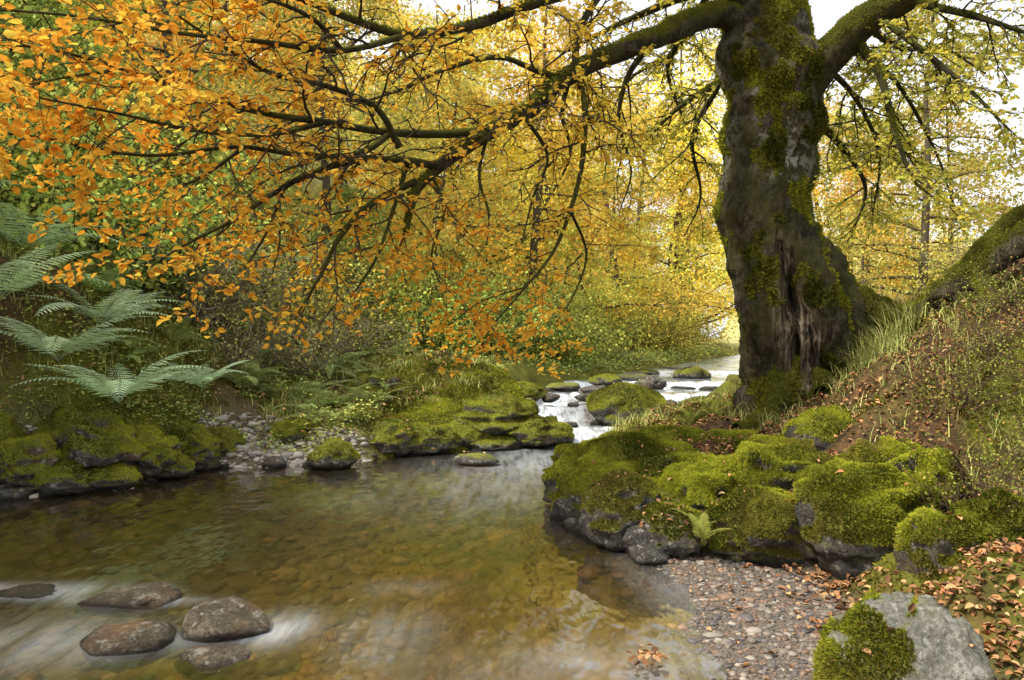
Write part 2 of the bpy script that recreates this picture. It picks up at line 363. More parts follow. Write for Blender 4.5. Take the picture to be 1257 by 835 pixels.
for i,(u,v,y,w,hh) in enumerate([(110,548,7.8,120,90),(30,570,7.3,90,70),(178,560,8.0,80,56),(232,552,8.6,70,52),(268,550,9,60,44),(355,536,9.6,60,38),(130,588,7.5,80,34),(75,590,7.25,70,36),(212,574,8.1,50,28),(310,534,9.8,70,38),(-30,555,7.4,110,90),(392,532,10,60,38),(160,535,8.4,70,46),(50,530,8.0,80,56),(245,570,8.6,40,22),(200,528,9.0,80,44)]):
    R(S,u,v,y,w,hh,60+i,.8,dens=12000,thr=-.05,ang=.3,lump=.3,sub=5 if i<5 else 4,flat=.35,gain=.9)
for i,(u,v,y,w,hh,mo) in enumerate([(735,480,13.4,36,16,.2),(800,470,14.6,40,20,.4),(848,462,16.5,44,20,1),(780,466,16,60,18,.5),(700,466,16.5,60,16,.8),(885,488,13,26,10,.3),(822,497,12.4,24,14,.3),(858,500,12,60,26,1),(745,468,15,40,16,.8),(905,470,15.5,40,22,1),(648,500,12.2,30,24,.6),(733,520,11.6,22,14,.1),(610,470,15,60,24,1),(675,489,12.9,22,12,.1),(705,497,12.35,16,9,0),(870,478,14.5,30,9,.2),(800,486,13.4,26,9,.1),(690,476,14.2,50,12,.6),(718,488,13.0,24,10,.1),(655,515,11.6,26,14,.3),(838,478,14.8,34,9,.1),(895,478,14.9,26,9,.2),(820,472,15.6,40,9,.5),(700,522,11.35,20,9,0),(815,508,11.7,30,16,.5),(850,456,19,30,12,.3),(880,454,21,34,12,.8),(900,452,23,26,10,.2),(868,450,24,24,8,.5),(820,456,19.5,40,14,1),(790,460,18,40,14,1)]):
    R('stream_boulder',u,v,y,w,hh,90+i,.9,moss=mo,thr=.15,dens=5000 if mo>.7 else 0,m=M_rock,ang=.5)
for i in range(30):
    t=i/29;yy=5.0+t*3.2;xx=np.interp(yy,[4.8,5.3,6,7.4,8.2],[.95,.72,.5,.52,.62])+U(-.02,.2);s=U(.05,.16)
    rock('shore_stone',np.array([xx,yy,U(-.02,.05)]),(s*1.3,s,s*.7),120+i,moss=U(.1,.6),rz=U(0,6),sub=3,thr=.4,ang=.5)
for i in range(70):
    k=rng.integers(0,7);a,bq=poly[3+k],poly[4+k];q=a+(bq-a)*rng.random();s=rng.choice([.04,.06,.09,.13])*U(.8,1.2)
    rock('shore_stone',np.array([q[0]+U(-.15,.15),q[1]+U(-.05,.25),U(-.02,.05)]),(s*1.4,s,s*.6),170+i,moss=U(.2,.9),rz=U(0,6),sub=3,thr=.3,ang=.5)
for i,(u,v,y,w,hh) in enumerate([(272,768,3.85,122,52),(165,790,3.7,135,38),(265,812,3.5,94,34),(165,738,4.3,125,32),(38,731,4.4,84,20)]):
    R('river_stone',u,v,y,w,hh,220+i,.75,m=M_brown,moss=0,ang=.3,sub=5,wz=-.02 if i!=2 else -.05)
# ---------- pebbles
pv,pf=ico(2)
def pebbles(name,x,y,s,z=None,cols=None):
    n=len(x);z=H(x,y) if z is None else z
    sc=np.stack([s*U(.8,1.4,n),s*U(.7,1.1,n),s*U(.35,.7,n)],1);a=U(0,6.3,n);c,si=np.cos(a)[:,None],np.sin(a)[:,None]
    dv=1+.3*n3(pv[None]*1.5+rng.uniform(0,99,(n,1,3)),3)[...,None]
    V=pv[None]*dv*sc[:,None,:]
    V=np.stack([V[...,0]*c-V[...,1]*si,V[...,0]*si+V[...,1]*c,V[...,2]],-1)+np.stack([x,y,z+s*.12],1)[:,None,:]
    f=(pf[None]+np.arange(n)[:,None,None]*len(pv)).reshape(-1,3)
    pal=np.array([(.24,.2,.17),(.34,.28,.23),(.14,.125,.115),(.34,.22,.15),(.46,.41,.35),(.27,.17,.12),(.18,.16,.17)])
    if cols is not None: pal=np.array(cols)
    C=pal[rng.integers(0,len(pal),n)]*U(.5,1.1,(n,1))
    b=MB();b.add(V.reshape(-1,3),f,np.repeat(C,len(pv),0));return b.build(name,[M_peb])
x=U(.7,2.1,12000);y=U(2.6,5.4,12000);k=(beachmask(x,y)>.4)&(sdf(x,y)>-.25);x=x[k];y=y[k]
pebbles('gravel_beach',x[:5200],y[:5200],np.minimum(rng.lognormal(-4.6,.45,len(x))[:5200],.045))
x=np.concatenate([U(-3.9,-1.7,2500),U(-5.7,-3.6,2500)]);y=np.concatenate([U(8.6,9.9,2500),U(6.8,7.8,2500)]);k=(beachmask(x,y)>.35)&(sdf(x,y)>-.2);x=x[k];y=y[k]
pebbles('gravel_bar',x,y,np.minimum(rng.lognormal(-3.8,.5,len(x)),.09),cols=[(.5,.46,.42),(.6,.56,.5),(.35,.31,.28),(.45,.38,.31),(.66,.62,.56)])
x=U(-5,1.3,4500);y=U(2.6,9,4500);k=(sdf(x,y)<-.02);x=x[k];y=y[k]
pebbles('stream_bed_pebbles',x[:1700],y[:1700],np.minimum(rng.lognormal(-3.1,.45,len(x))[:1700],.1),cols=[(.34,.23,.11),(.42,.30,.16),(.2,.14,.07),(.28,.23,.1),(.46,.28,.13)])

# ---------- leaves helpers
def leaves(b,p,ax,nn,s,col,mi=0,wid=.62,simple=False,fold=.18):
    n=len(p);ax=nrm(ax);sd=nrm(np.cross(nn,ax));up=np.cross(ax,sd);s=np.asarray(s).reshape(-1,1);w=s*wid*.5
    if simple:
        V=np.stack([p,p+ax*s*.5+sd*w,p+ax*s,p+ax*s*.5-sd*w],1);f=np.arange(4*n).reshape(-1,4)
        C=np.repeat(col,4,0)
    else:
        up_=up*fold*s
        V=np.stack([p,p+ax*s*.3+sd*w*.92+up_*.7,p+ax*s*.68+sd*w*.8+up_*.5,p+ax*s-up_*.5,p+ax*s*.68-sd*w*.8+up_*.5,p+ax*s*.3-sd*w*.92+up_*.7],1)
        o=np.arange(n)[:,None]*6
        f=np.concatenate([o+[0,1,2,3],o+[0,3,4,5]]);C=np.repeat(col,6,0)
    b.add(V.reshape(-1,3),f,C,mi)
def pick(pal,n,var=.2):
    pal=np.array(pal);a=pal[rng.integers(0,len(pal),n)];c=pal[rng.integers(0,len(pal),n)];t=rng.random((n,1))*.5
    return np.clip((a*(1-t)+c*t)*(1+rng.normal(size=(n,1))*var),.005,.95)
def cr(pts,rad,per=5):
    pts=np.asarray(pts,float);rad=np.asarray(rad,float)
    P0=np.vstack([2*pts[0]-pts[1],pts,2*pts[-1]-pts[-2]]);o=[];r=[]
    for i in range(len(pts)-1):
        a,b_,c,d=P0[i:i+4]
        for t in np.arange(per)/per:
            o.append(.5*((2*b_)+(-a+c)*t+(2*a-5*b_+4*c-d)*t*t+(-a+3*b_-3*c+d)*t**3));r.append(rad[i]*(1-t)+rad[i+1]*t)
    o.append(pts[-1]);r.append(rad[-1]);return np.array(o),np.array(r)
def tubegeo(pts,rad,sides):
    n=len(pts);t=np.gradient(pts,axis=0);t=nrm(t);ref=np.array([.13,.31,.94]) if abs(t[:,2]).mean()<.8 else np.array([.1,1,.05])
    a=nrm(np.cross(t,ref));b_=np.cross(t,a);th=np.arange(sides)/sides*2*np.pi
    dirs=a[:,None]*np.cos(th)[None,:,None]+b_[:,None]*np.sin(th)[None,:,None]
    V=pts[:,None]+dirs*rad[:,None,None]
    i=np.arange(n*sides).reshape(n,sides);j=np.roll(i,-1,1)
    f=np.stack([i[:-1],i[1:],j[1:],j[:-1]],-1).reshape(-1,4)
    return V.reshape(-1,3),f,dirs.reshape(-1,3)
def tube(b,pts,rad,sides,col,mi=0):
    V,f,_=tubegeo(pts,rad,sides);b.add(V,f,col,mi)
# ---------- beech tree
tree=MB()
def limb(ctrl,sides=14,per=6,nz=.12,moss=.0,mi=0,ground=False):
    pts=np.array([P(u,v,y) for u,v,y,r in ctrl]);pts,rad=cr(pts,[c[3] for c in ctrl],per)
    if ground:
        hz=H(pts[:,0],pts[:,1]);pts[:,2]=np.where(np.arange(len(pts))>per*1.5,np.maximum(pts[:,2],hz+rad*.45),pts[:,2])
    pts=pts+.35*rad[:,None]*np.stack([fbm(pts*1.7,2,k) for k in(1,2,3)],1)
    V,f,dr=tubegeo(pts,rad,sides)
    rr=np.repeat(rad,sides)
    V=V+dr*(rr*(nz*1.4*fbm(V*5,3,5)+nz*1.4*fbm(V*13,2,8)))[:,None]
    mk=sst(-.1,.4,dr[:,2]*.7+.9*fbm(V*3,4,31)+moss)
    li=sst(0.2,.6,fbm(V*1.2,2,66))
    tree.add(V,f,np.stack([mk,mk*0,li*.3],1),mi)
    if rad.mean()>.03:
        tf=np.concatenate([f[:,[0,1,2]],f[:,[0,2,3]]])
        n_,_=vnormals(V,tf)
        if (n_*dr).sum()<0: tf=tf[:,::-1]
        fuzz(tree,V,tf,mk,7000,.022,1,30000,.65)
    return pts,rad
tc=[(1000,545,8.0,.80),(992,500,8.0,.66),(990,465,8.0,.57),(984,425,8.0,.56),(972,380,8.0,.55),(958,335,8.0,.51),(943,290,8.0,.46),(938,245,8.0,.43),(940,205,8.0,.42),(946,165,8.0,.43),(952,130,8.0,.43),(948,90,8.0,.45),(942,50,8.0,.44),(935,0,8.0,.40),(928,-60,8.0,.33),(930,-140,8.1,.26),(940,-250,8.2,.18),(930,-380,8.2,.1)]
pts,rad=cr([P(*c[:3]) for c in tc],[c[3] for c in tc],24)
sides=180
V,f,dr=tubegeo(pts,rad,sides)
z=V[:,2];x=V[:,0];zb=P(0,500,8)[2]
rr=np.repeat(rad,sides)
ang=np.arctan2(dr[:,1],dr[:,0])
disp=.13*fbm(V*[1.6,1.6,.9],3,4)+.11*fbm(V*[5,5,2.5],4,6)+.11*fbm(V*[14,14,7],4,7)
disp+=.22*sst(zb+1.1,zb-.1,z)*np.cos(ang*4+.8+z*.6)
disp+=.15*sst(2.9,3.2,z)*sst(5.2,4.4,z)*np.clip(fbm(V*2.4,2,15),0,1)*2
for (u,v,r_,a_) in[(990,155,.22,.2),(890,262,.2,.2),(900,75,.22,.18),(985,90,.22,.18),(905,175,.15,.12),(940,110,.16,.24),(965,75,.12,.24),(915,130,.12,.18),(905,225,.15,.1),(985,215,.2,.1),(925,85,.1,.2),(955,140,.1,.16)]:
    q=P(u,v,8);disp+=a_*np.exp(-((x-q[0])**2+(z-q[2])**2)/r_**2)*(dr[:,1]<.5)
front=sst(.1,-.5,dr[:,1])
zc=np.array([P(0,v,8)[2] for v in(500,470,430,390,350,310,280)]);xcu=np.array([(u-CX)/F*8 for u in(985,985,972,956,945,940,935)])
xl=np.interp(z,zc,xcu);wd=np.interp(z,zc,[.18,.24,.23,.19,.12,.06,.02])
xl=xl+.05*fbm(V*[0,0,5]+3,2,3)
cl=np.exp(-((x-xl)/np.maximum(wd,.01))**2)*front*sst(zc[-1]+.05,zc[-1]-.35,z)*sst(zc[0]-.1,zc[0]+.1,z)
rid=np.abs(n3(np.stack([x*17,z*2.2,z*0],1),5))
disp-=cl*(.34*rid+.08)
hole=np.exp(-((x-P(953,360,8)[0])/.055)**2-((z-P(0,365,8)[2])/.24)**2)+np.exp(-((x-P(998,455,8)[0])/.08)**2-((z-P(0,455,8)[2])/.18)**2)+np.exp(-((x-P(955,430,8)[0])/.04)**2-((z-P(0,440,8)[2])/.25)**2)
disp-=.5*hole*front
V=V+dr*(rr*disp)[:,None]
crotch=.35*np.exp(-((x-P(945,105,8)[0])/.35)**2-((z-P(0,105,8)[2])/.4)**2)
mk=sst(.08,.36,1.3*fbm(V*3.0,5,21)+.2*sst(2.9,4.2,z)+.2*dr[:,0]-.0+.3*sst(zb+.6,zb,z)+crotch)*(1-cl)
lich=1.2*np.exp(-((x-P(952,192,8)[0])/.24)**2-((z-P(0,195,8)[2])/.32)**2)*front+.35*sst(.05,.4,fbm(V*1.5,3,44))*sst(1.6,2.6,z)
wood=np.clip(cl*1.6,0,1)*(1-np.clip(hole*1.2,0,.9))
tree.add(V,f,np.stack([mk,wood,np.clip(lich,0,1)*(1-mk)],1))
tf=np.concatenate([f[:,[0,1,2]],f[:,[0,2,3]]]);n_,_=vnormals(V,tf)
if (n_*dr).sum()<0: tf=tf[:,::-1]
fuzz(tree,V,tf,mk,6500,.035,1,70000,.65)
limb([(968,290,8.05,.30),(995,335,8.0,.36),(1022,385,7.95,.36),(1040,425,7.95,.36),(1045,470,7.9,.34),(1050,520,7.9,.36)],40,10,.14,-.1)
limb([(1010,330,8.1,.15),(1050,372,7.9,.2),(1085,388,7.6,.15),(1115,390,7.4,.12),(1140,375,7.2,.11),(1165,357,7.0,.12),(1200,335,6.8,.12),(1240,308,6.6,.13),(1290,280,6.4,.13),(1360,270,6.2,.13)],20,8,.3,.2,ground=True)
limb([(1140,375,7.2,.08),(1175,340,7.4,.08),(1215,300,7.5,.1),(1260,265,7.5,.12),(1330,240,7.5,.12)],16,8,.3,.3,ground=True)
limb([(1200,335,6.8,.09),(1215,362,6.6,.08),(1235,385,6.4,.07),(1275,390,6.2,.06)],12,8,.3,.2,ground=True)
limb([(1165,357,7.0,.08),(1190,370,6.8,.07),(1215,395,6.5,.06),(1240,425,6.2,.05)],12,8,.3,.2,ground=True)
limb([(975,450,7.8,.2),(955,490,7.6,.14),(930,520,7.5,.1),(905,545,7.4,.08)],16,8,.2,.3,ground=True)
limb([(1000,470,7.7,.2),(1005,505,7.4,.15),(1010,530,7.1,.1)],16,8,.2,.3,ground=True)
B=[]
mk_=lambda c,**k:B.append(limb(c,**k))
mk_([(950,60,8.0,.24),(905,22,7.9,.16),(860,22,7.7,.125),(805,45,7.3,.105),(740,72,7.0,.092),(690,97,6.8,.083),(645,138,6.5,.074),(605,160,6.3,.065),(565,185,6.1,.056),(530,212,6.0,.048),(508,238,5.9,.038),(498,285,5.8,.025)],moss=.1,sides=18)
mk_([(955,130,8.0,.28),(985,100,7.9,.24),(1015,70,7.8,.2),(1055,32,7.7,.17),(1110,0,7.5,.14),(1180,-35,7.2,.11),(1270,-60,6.8,.08)],moss=.1,sides=18)
mk_([(930,30,8.0,.2),(900,-10,7.8,.15),(850,-30,7.5,.11),(760,-25,7,.08),(665,0,6.5,.05),(585,30,6.1,.04),(500,42,5.8,.035),(430,22,5.5,.028),(370,0,5.3,.02),(280,-25,5,.012)])
nm=len(B)
D_=[
[(600,160,6.3,.04),(540,164,6.1,.036),(480,162,5.9,.032),(400,150,5.5,.027),(320,138,5.1,.022),(240,115,4.7,.017),(150,85,4.3,.012),(60,60,4.0,.008),(-60,50,3.7,.005)],
[(480,162,5.9,.028),(440,188,5.6,.024),(370,190,5.3,.02),(290,180,5.0,.016),(200,190,4.6,.011),(130,185,4.3,.009),(50,168,4.1,.007),(-40,160,3.9,.005)],
[(540,205,6,.034),(485,195,5.8,.03),(420,200,5.6,.026),(350,228,5.3,.021),(290,268,5.1,.015),(230,298,4.9,.01),(180,330,4.8,.005)],
[(510,222,5.9,.028),(455,250,5.7,.024),(418,290,5.5,.02),(392,340,5.4,.014),(365,385,5.3,.007)],
[(490,180,5.9,.03),(462,132,5.7,.024),(400,105,5.4,.02),(340,92,5.2,.016),(280,60,4.9,.012),(220,20,4.6,.007)],
[(500,200,5.9,.02),(480,265,5.8,.016),(460,320,5.6,.011),(430,365,5.5,.006)],
[(745,-22,6.9,.04),(715,28,6.8,.032),(706,75,6.7,.03),(718,130,6.6,.027),(714,200,6.5,.023),(700,258,6.4,.018),(680,308,6.3,.014),(645,352,6.2,.01),(605,398,6.1,.005)],
[(600,160,6.3,.018),(588,215,6.3,.014),(600,262,6.3,.01),(596,310,6.3,.005)],
[(500,42,5.8,.026),(420,62,5.3,.022),(320,50,4.8,.017),(220,40,4.4,.012),(100,20,4,.008),(-20,10,3.8,.005)],
[(300,180,5,.014),(250,215,4.8,.011),(200,238,4.7,.007)],
[(400,150,5.5,.02),(330,165,5.0,.015),(240,160,4.5,.012),(150,140,4.0,.008),(50,120,3.6,.005)],
[(150,85,4.3,.01),(80,95,4.0,.007),(0,110,3.8,.005)],
[(420,62,5.3,.02),(380,20,5.0,.016),(300,-10,4.6,.01),(200,-30,4.3,.006)],
[(690,97,6.8,.035),(655,85,6.8,.03),(610,70,6.7,.024),(545,85,6.6,.02),(490,110,6.5,.014),(430,130,6.4,.008)],
[(700,90,6.9,.03),(690,140,7.3,.022),(700,190,7.7,.015),(670,250,8.,.01),(640,300,8.2,.005)],
[(640,140,6.5,.02),(672,190,6.7,.016),(655,240,6.8,.012),(640,300,6.9,.006)],
[(700,258,6.4,.014),(720,310,6.6,.01),(705,360,6.8,.006),(680,400,6.9,.004)],
[(645,352,6.2,.008),(590,370,6.2,.006),(550,400,6.2,.004)],
[(530,212,6.,.018),(545,260,6.,.013),(530,310,5.9,.008),(540,350,5.8,.004)],
[(350,228,5.3,.014),(330,280,5.2,.01),(300,330,5.1,.006)],
[(805,45,7.3,.04),(770,95,7.5,.028),(760,150,7.7,.02),(775,210,7.8,.012),(760,260,7.9,.006)],
[(1045,42,7.7,.06),(1080,92,7.6,.04),(1096,150,7.5,.03),(1118,215,7.4,.018),(1140,238,7.3,.008)],
[(1080,20,7.6,.04),(1130,60,7.2,.03),(1190,110,7,.02),(1240,160,6.8,.008)],
[(1110,0,7.5,.05),(1180,15,7.1,.03),(1260,40,6.8,.015)],
[(940,70,8.3,.08),(885,100,9,.05),(835,130,9.6,.03),(790,175,10.1,.012)],
[(965,120,8.4,.07),(1020,165,9.2,.045),(1062,228,9.8,.025),(1045,290,10,.012)],
[(940,30,8.3,.08),(870,-10,9.2,.06),(780,20,10,.04),(700,60,10.8,.02)],
[(1010,80,8,.04),(1050,120,8.6,.03),(1080,190,9,.02),(1070,270,9.2,.01)],
[(1060,30,7.8,.05),(1110,60,8.6,.03),(1160,60,9.2,.02),(1210,90,9.6,.01)],
[(925,-20,8.2,.08),(860,30,9.2,.05),(820,80,10,.03),(840,150,10.5,.015)],
[(1030,50,8,.05),(1100,100,9.5,.03),(1150,190,10,.015),(1170,250,10.2,.008)],
[(885,100,9,.04),(850,170,9.6,.03),(860,240,10,.015),(840,290,10.2,.008)],
[(870,-10,9.2,.05),(830,60,10.2,.03),(770,100,11,.02),(740,170,11.5,.01)],
[(928,-60,8,.14),(820,-140,7,.1),(650,-170,6,.06),(450,-160,5,.03),(250,-130,4.3,.01)],
[(930,-140,8,.12),(1050,-220,7,.08),(1200,-230,6,.03)],
[(935,-200,8,.1),(1000,-200,9.5,.07),(1080,-120,11,.03)],
[(930,-60,8.1,.1),(830,-60,9,.07),(720,-50,9.8,.04),(600,-20,10.5,.02)],
]
for d in D_: mk_(d,sides=8,per=5,nz=.1)
tw=[]
def grow(p,d,L,r,lev):
    n=6;pp=[p];d=d/np.linalg.norm(d)
    for i in range(n):
        d=d+rng.normal(size=3)*.17+np.array([0,0,-.05]);d/=np.linalg.norm(d);pp.append(pp[-1]+d*L/n)
    pp=np.array(pp);rad=np.linspace(r,r*.3,n+1)
    V,f,_=tubegeo(pp,rad,4 if lev>1 else 5)
    tree.add(V,f,np.array([.055,.043,.024]),3)
    tw.append((pp,lev))
    if lev>=3:return
    k=int(L/(.15 if lev==1 else .11))+1
    for j in range(k):
        t=.12+.85*(j+rng.random())/k;q=t*n;i=min(int(q),n-1);st=pp[i]+(pp[i+1]-pp[i])*(q-i);tg=pp[i+1]-pp[i];tg/=np.linalg.norm(tg)
        s=nrm(np.cross(tg,[0,0,1.]))*(1 if j%2 else -1)
        grow(st,tg*.7+s*.75+rng.normal(size=3)*.28,L*U(.35,.55)*(1.15-.5*t),r*.55,lev+1)
for bi,(pts_,rad_) in enumerate(B):
    seg=np.linalg.norm(np.diff(pts_,axis=0),axis=1);L=seg.sum();cum=np.concatenate([[0],np.cumsum(seg)])
    t0=.42 if bi==0 else (.4 if bi<nm else (.15 if rad_[0]<.06 else .3))
    k=int(L*(1-t0)/(.155 if bi<nm+20 else .13))
    for j in range(k):
        s=L*(t0+(1-t0)*(j+rng.random())/k);i=min(np.searchsorted(cum,s)-1,len(pts_)-2);i=max(i,0)
        st=pts_[i];tg=nrm(pts_[i+1]-pts_[i]);sd=nrm(np.cross(tg,[0,0,1.]))*(1 if j%2 else -1)
        grow(st,tg*.6+sd*.65+rng.normal(size=3)*.33,U(.35,.95),max(.004,min(.013,rad_[i]*.5)),2 if rng.random()<.5 else 1)
pos_=[];ax_=[]
for pp,lev in tw:
    L=np.linalg.norm(pp[-1]-pp[0]);k=max(2,int(L/.038)) if lev>1 else max(2,int(L/.09))
    t=U(.1 if lev>1 else .3,1,k);q=t*6;i=np.minimum(q.astype(int),5);p=pp[i]+(pp[i+1]-pp[i])*(q-i)[:,None]
    tg=nrm(pp[i+1]-pp[i]);sd=nrm(np.cross(tg,np.array([0,0,1.])))*rng.choice([-1,1],(k,1))
    pos_.append(p+rng.normal(size=(k,3))*.008);ax_.append(tg*.5+sd*.8+rng.normal(size=(k,3))*.35)
p=np.concatenate(pos_);ax=np.concatenate(ax_);n=len(p)
keep=(fbm(p*1.2,3,91)*1.2+rng.normal(size=n)*.22)>np.where(p[:,0]<-1.5,-.26,np.where(p[:,0]<.8,-.2,-.38))
p=p[keep];ax=ax[keep];n=len(p)
print('LEAVES',n,'TWIGS',len(tw))
nn=nrm(np.array([0,0,1.])*.45+rng.normal(size=(n,3))*.6)
og=pick([(.88,.40,.04),(.84,.34,.035),(.90,.52,.06),(.76,.28,.03),(.86,.58,.09)],n,.17);ye=pick([(.90,.68,.10),(.90,.62,.08),(.80,.68,.12),(.88,.52,.06)],n,.15);gn=pick([(.56,.58,.10),(.74,.66,.11),(.44,.50,.10),(.82,.66,.10)],n,.15)
wo=sst(.0,-2.1,p[:,0]+2.0*fbm(p*.9,2,12)+rng.normal(size=n)*.7)[:,None]*.82;wg=sst(.7,2.2,p[:,0]+.8*fbm(p*.9,2,13)+rng.normal(size=n)*.3)[:,None]
low=sst(2.9,2.1,p[:,2]+rng.normal(size=n)*.25)[:,None]*(p[:,:1]>-1.2)
wo=np.clip(wo+low*.65,0,1)
col=ye*(1-wo)+og*wo;col=col*(1-wg)+gn*wg
leaves(tree,p,ax,nn,U(.040,.072,n),col,2)
tree.build('beech_tree',[M_bark,M_fuzz,M_leaf,M_twig])

# ---------- background trees
def bgtree(name,Ht,seed,pal,nl=110,ls=.11,low=.12,spread=.36,tc=(.10,.08,.055)):
    b=MB()
    lean=rng.normal(size=2)*.08;ctr=[np.array([lean[0]*Ht*t**1.5+U(-.1,.1),lean[1]*Ht*t**1.5+U(-.1,.1),Ht*t-.3]) for t in np.linspace(0,1,7)]
    pts,rad=cr(ctr,np.linspace(Ht*.014,Ht*.002,7),4);tube(b,pts,rad,8,np.array(tc)*U(.7,1.2),1)
    cl=[]
    for i in range(20):
        t=low+(.97-low)*(i+rng.random())/20;j=int(t*(len(pts)-1));s=pts[j];a=U(0,6.28);L=Ht*spread*(1.1-t)*U(.7,1.2)+.5
        d=np.array([math.cos(a),math.sin(a),U(.1,.7)]);pp=[s]
        for k in range(6):
            d=d+rng.normal(size=3)*.15+[0,0,-.08];d/=np.linalg.norm(d);pp.append(pp[-1]+d*L/6)
        pp=np.array(pp);tube(b,pp,np.linspace(rad[j]*.45,.006,7),4,np.array(tc)*.8,1)
        for k in range(2,7):
            for h in range(2):
                e=pp[k]+rng.normal(size=3)*[.45,.45,.25]*L*.3
                m_=(pp[k-1]+e)/2+[0,0,.05];tube(b,np.array([pp[k-1],m_,e]),np.array([.012,.008,.004]),3,np.array(tc)*.7,1)
                cl.append(e)
            cl.append(pp[k])
    cl=np.array(cl);k=rng.integers(0,len(cl),nl*90);p=cl[k]+rng.normal(size=(len(k),3))*[.32,.32,.15]*(Ht/9)
    n=len(p);nn=nrm(np.array([0,0,1.])*.4+rng.normal(size=(n,3))*.7)
    tone=(1+.7*fbm(p*.8,3,seed))[:,None]
    leaves(b,p,rng.normal(size=(n,3))+[0,0,-.3],nn,U(.7,1.25,n)*ls,pick(pal,n,.2)*tone,0,.7,True)
    return b.build(name,[M_tleaf,M_twig])
PY=[(.88,.70,.14),(.88,.64,.11),(.78,.66,.14),(.90,.56,.09)]
PYG=[(.56,.59,.14),(.44,.50,.13),(.70,.65,.15),(.80,.66,.14)]
PG=[(.28,.38,.10),(.36,.45,.12),(.20,.29,.07),(.48,.5,.12)]
PO=[(.86,.48,.07),(.88,.56,.09),(.78,.40,.06)]
srcs={};k=0
for nme,h,pal in [('y',11,PY),('y2',9,PY+PYG),('yg',11,PYG),('yg2',8,PYG),('g',9,PG),('o',9,PO+PY)]:
    srcs[nme]=bgtree('woodland_tree',h,k,pal);k+=1
used_first=set()
def place(kind,x,y,sc=1.):
    z=float(H(np.array([float(x)]),np.array([float(y)]))[0]);src=srcs[kind];rz=U(0,6.28)
    if kind not in used_first:
        used_first.add(kind);src.location=(x,y,z-.1);src.rotation_euler=(0,0,rz);src.scale=(sc,)*3;return
    inst('woodland_tree',src,(x,y,z-.1),rz,sc)
for a in [('y2',-2.0,17.5,.85),('yg',-3.8,15,.8),('y',.6,21.5,1.0),('yg2',-1.5,20.5,1.2),('yg',-6.5,14,.9),('g',-9,12,.8),('yg2',-9.5,14,1),('y',1.5,26,1.15),
          ('o',9.5,20,.6),('yg',9.2,16.5,.75),('yg2',-11.5,11,1),('y',-4.5,20,1),('o',1.6,23,.5),('y2',12,20,.75),('y2',-1,27,1.3),('y2',13.5,30,1.1),('yg',12,25,.8),('y',6,36,1.3),('g',-12,8,.7),('g',-3.0,14.2,.4),
          ('y',4.0,29,1.1),('y2',7.5,36,1.2),('yg',3.6,25.5,.75),('y',9.8,42,1.4),('o',5,31,.6),('y',11.5,27,.9),('yg2',2.0,20.5,.55),('y2',13,15,.6)]:
    place(*a)
cnt=0
while cnt<60:
    x=U(-45,50);y=U(22,75)
    if abs(x)>y*.85+3: continue
    d=float(sdf(np.array([x]),np.array([y]))[0])
    if d<2: continue
    u=CX+F*x/y
    if u>1020 and rng.random()<.75: continue
    kind=rng.choice(['y','y2','yg','yg2','g','o'],p=[.34,.27,.16,.1,.05,.08]);place(kind,x,y,U(.9,1.5)*(1 if u<1000 else .45));cnt+=1
# ---------- shrubs
def shrub(name,R_,Hh,pal,nl,ls,twc=(.08,.065,.05),nst=26):
    b=MB();cl=[]
    for i in range(nst):
        a=U(0,6.28);d=np.array([math.cos(a)*U(.1,.8),math.sin(a)*U(.1,.8),1.]);pp=[np.array([U(-.12,.12),U(-.12,.12),-.1])];L=U(.6,1.2)*Hh*1.15
        for k in range(7):
            d=d+rng.normal(size=3)*.2+np.array([math.cos(a),math.sin(a),-.6])*.13*R_/Hh;d/=np.linalg.norm(d);pp.append(pp[-1]+d*L/7)
        pp=np.array(pp);tube(b,pp,np.linspace(.014,.003,8)*Hh/1.8,4,np.array(twc)*U(.6,1.3),1)
        for k in range(2,8):
            for h in range(3):
                e=pp[k]+rng.normal(size=3)*.16*Hh/1.5;tube(b,np.array([pp[k],(pp[k]+e)/2+[0,0,.02],e]),np.array([.004,.003,.0015])*Hh/1.6,3,np.array(twc)*U(.6,1.2),1);cl.append(e);cl.append((e+pp[k])/2)
    cl=np.array(cl)
    if nl:
        k=rng.integers(0,len(cl),nl);p=cl[k]+rng.normal(size=(nl,3))*.06*Hh
        nn=nrm(np.array([0,0,1.])*.5+rng.normal(size=(nl,3))*.6);leaves(b,p,rng.normal(size=(nl,3)),nn,U(.7,1.3,nl)*ls,pick(pal,nl,.25),0,.65,True)
    return b.build(name,[M_shrub,M_twig])
def scat(src,name,pts,smin=.8,smax=1.25,tilt=0):
    for i,(x,y) in enumerate(pts):
        z=float(H(np.array([float(x)]),np.array([float(y)]))[0])-.03;s=U(smin,smax)
        if i==0: src.location=(x,y,z);src.rotation_euler=(0,0,U(0,6));src.scale=(s,)*3
        else: inst(name,src,(x,y,z),U(0,6.28),s,(U(-tilt,tilt),U(-tilt,tilt)))
def rp(n,x0,x1,y0,y1,dmin=.5,dmax=99,cond=None):
    o=[];it=0
    while len(o)<n and it<20000:
        it+=1;x=U(x0,x1);y=U(y0,y1);d=float(sdf(np.array([x]),np.array([y]))[0])
        if d<dmin or d>dmax: continue
        if cond and not cond(x,y): continue
        o.append((x,y))
    return o
LEFTB=lambda x,y:x<xc(y)
sG=shrub('green_shrub',1.1,1.7,[(.36,.46,.11),(.50,.56,.13),(.25,.36,.08),(.64,.62,.13)],4800,.072)
scat(sG,'green_shrub',[(-6.1,9.6),(-5.3,10.2),(-6.9,8.8),(-7.0,10.2),(-5.9,10.8)]+rp(22,-9.5,-5.0,10.2,14,2.4)+rp(8,-8,-6.3,5,8,1.8)+rp(12,-4,2,14.5,22,1.2),.9,1.4)
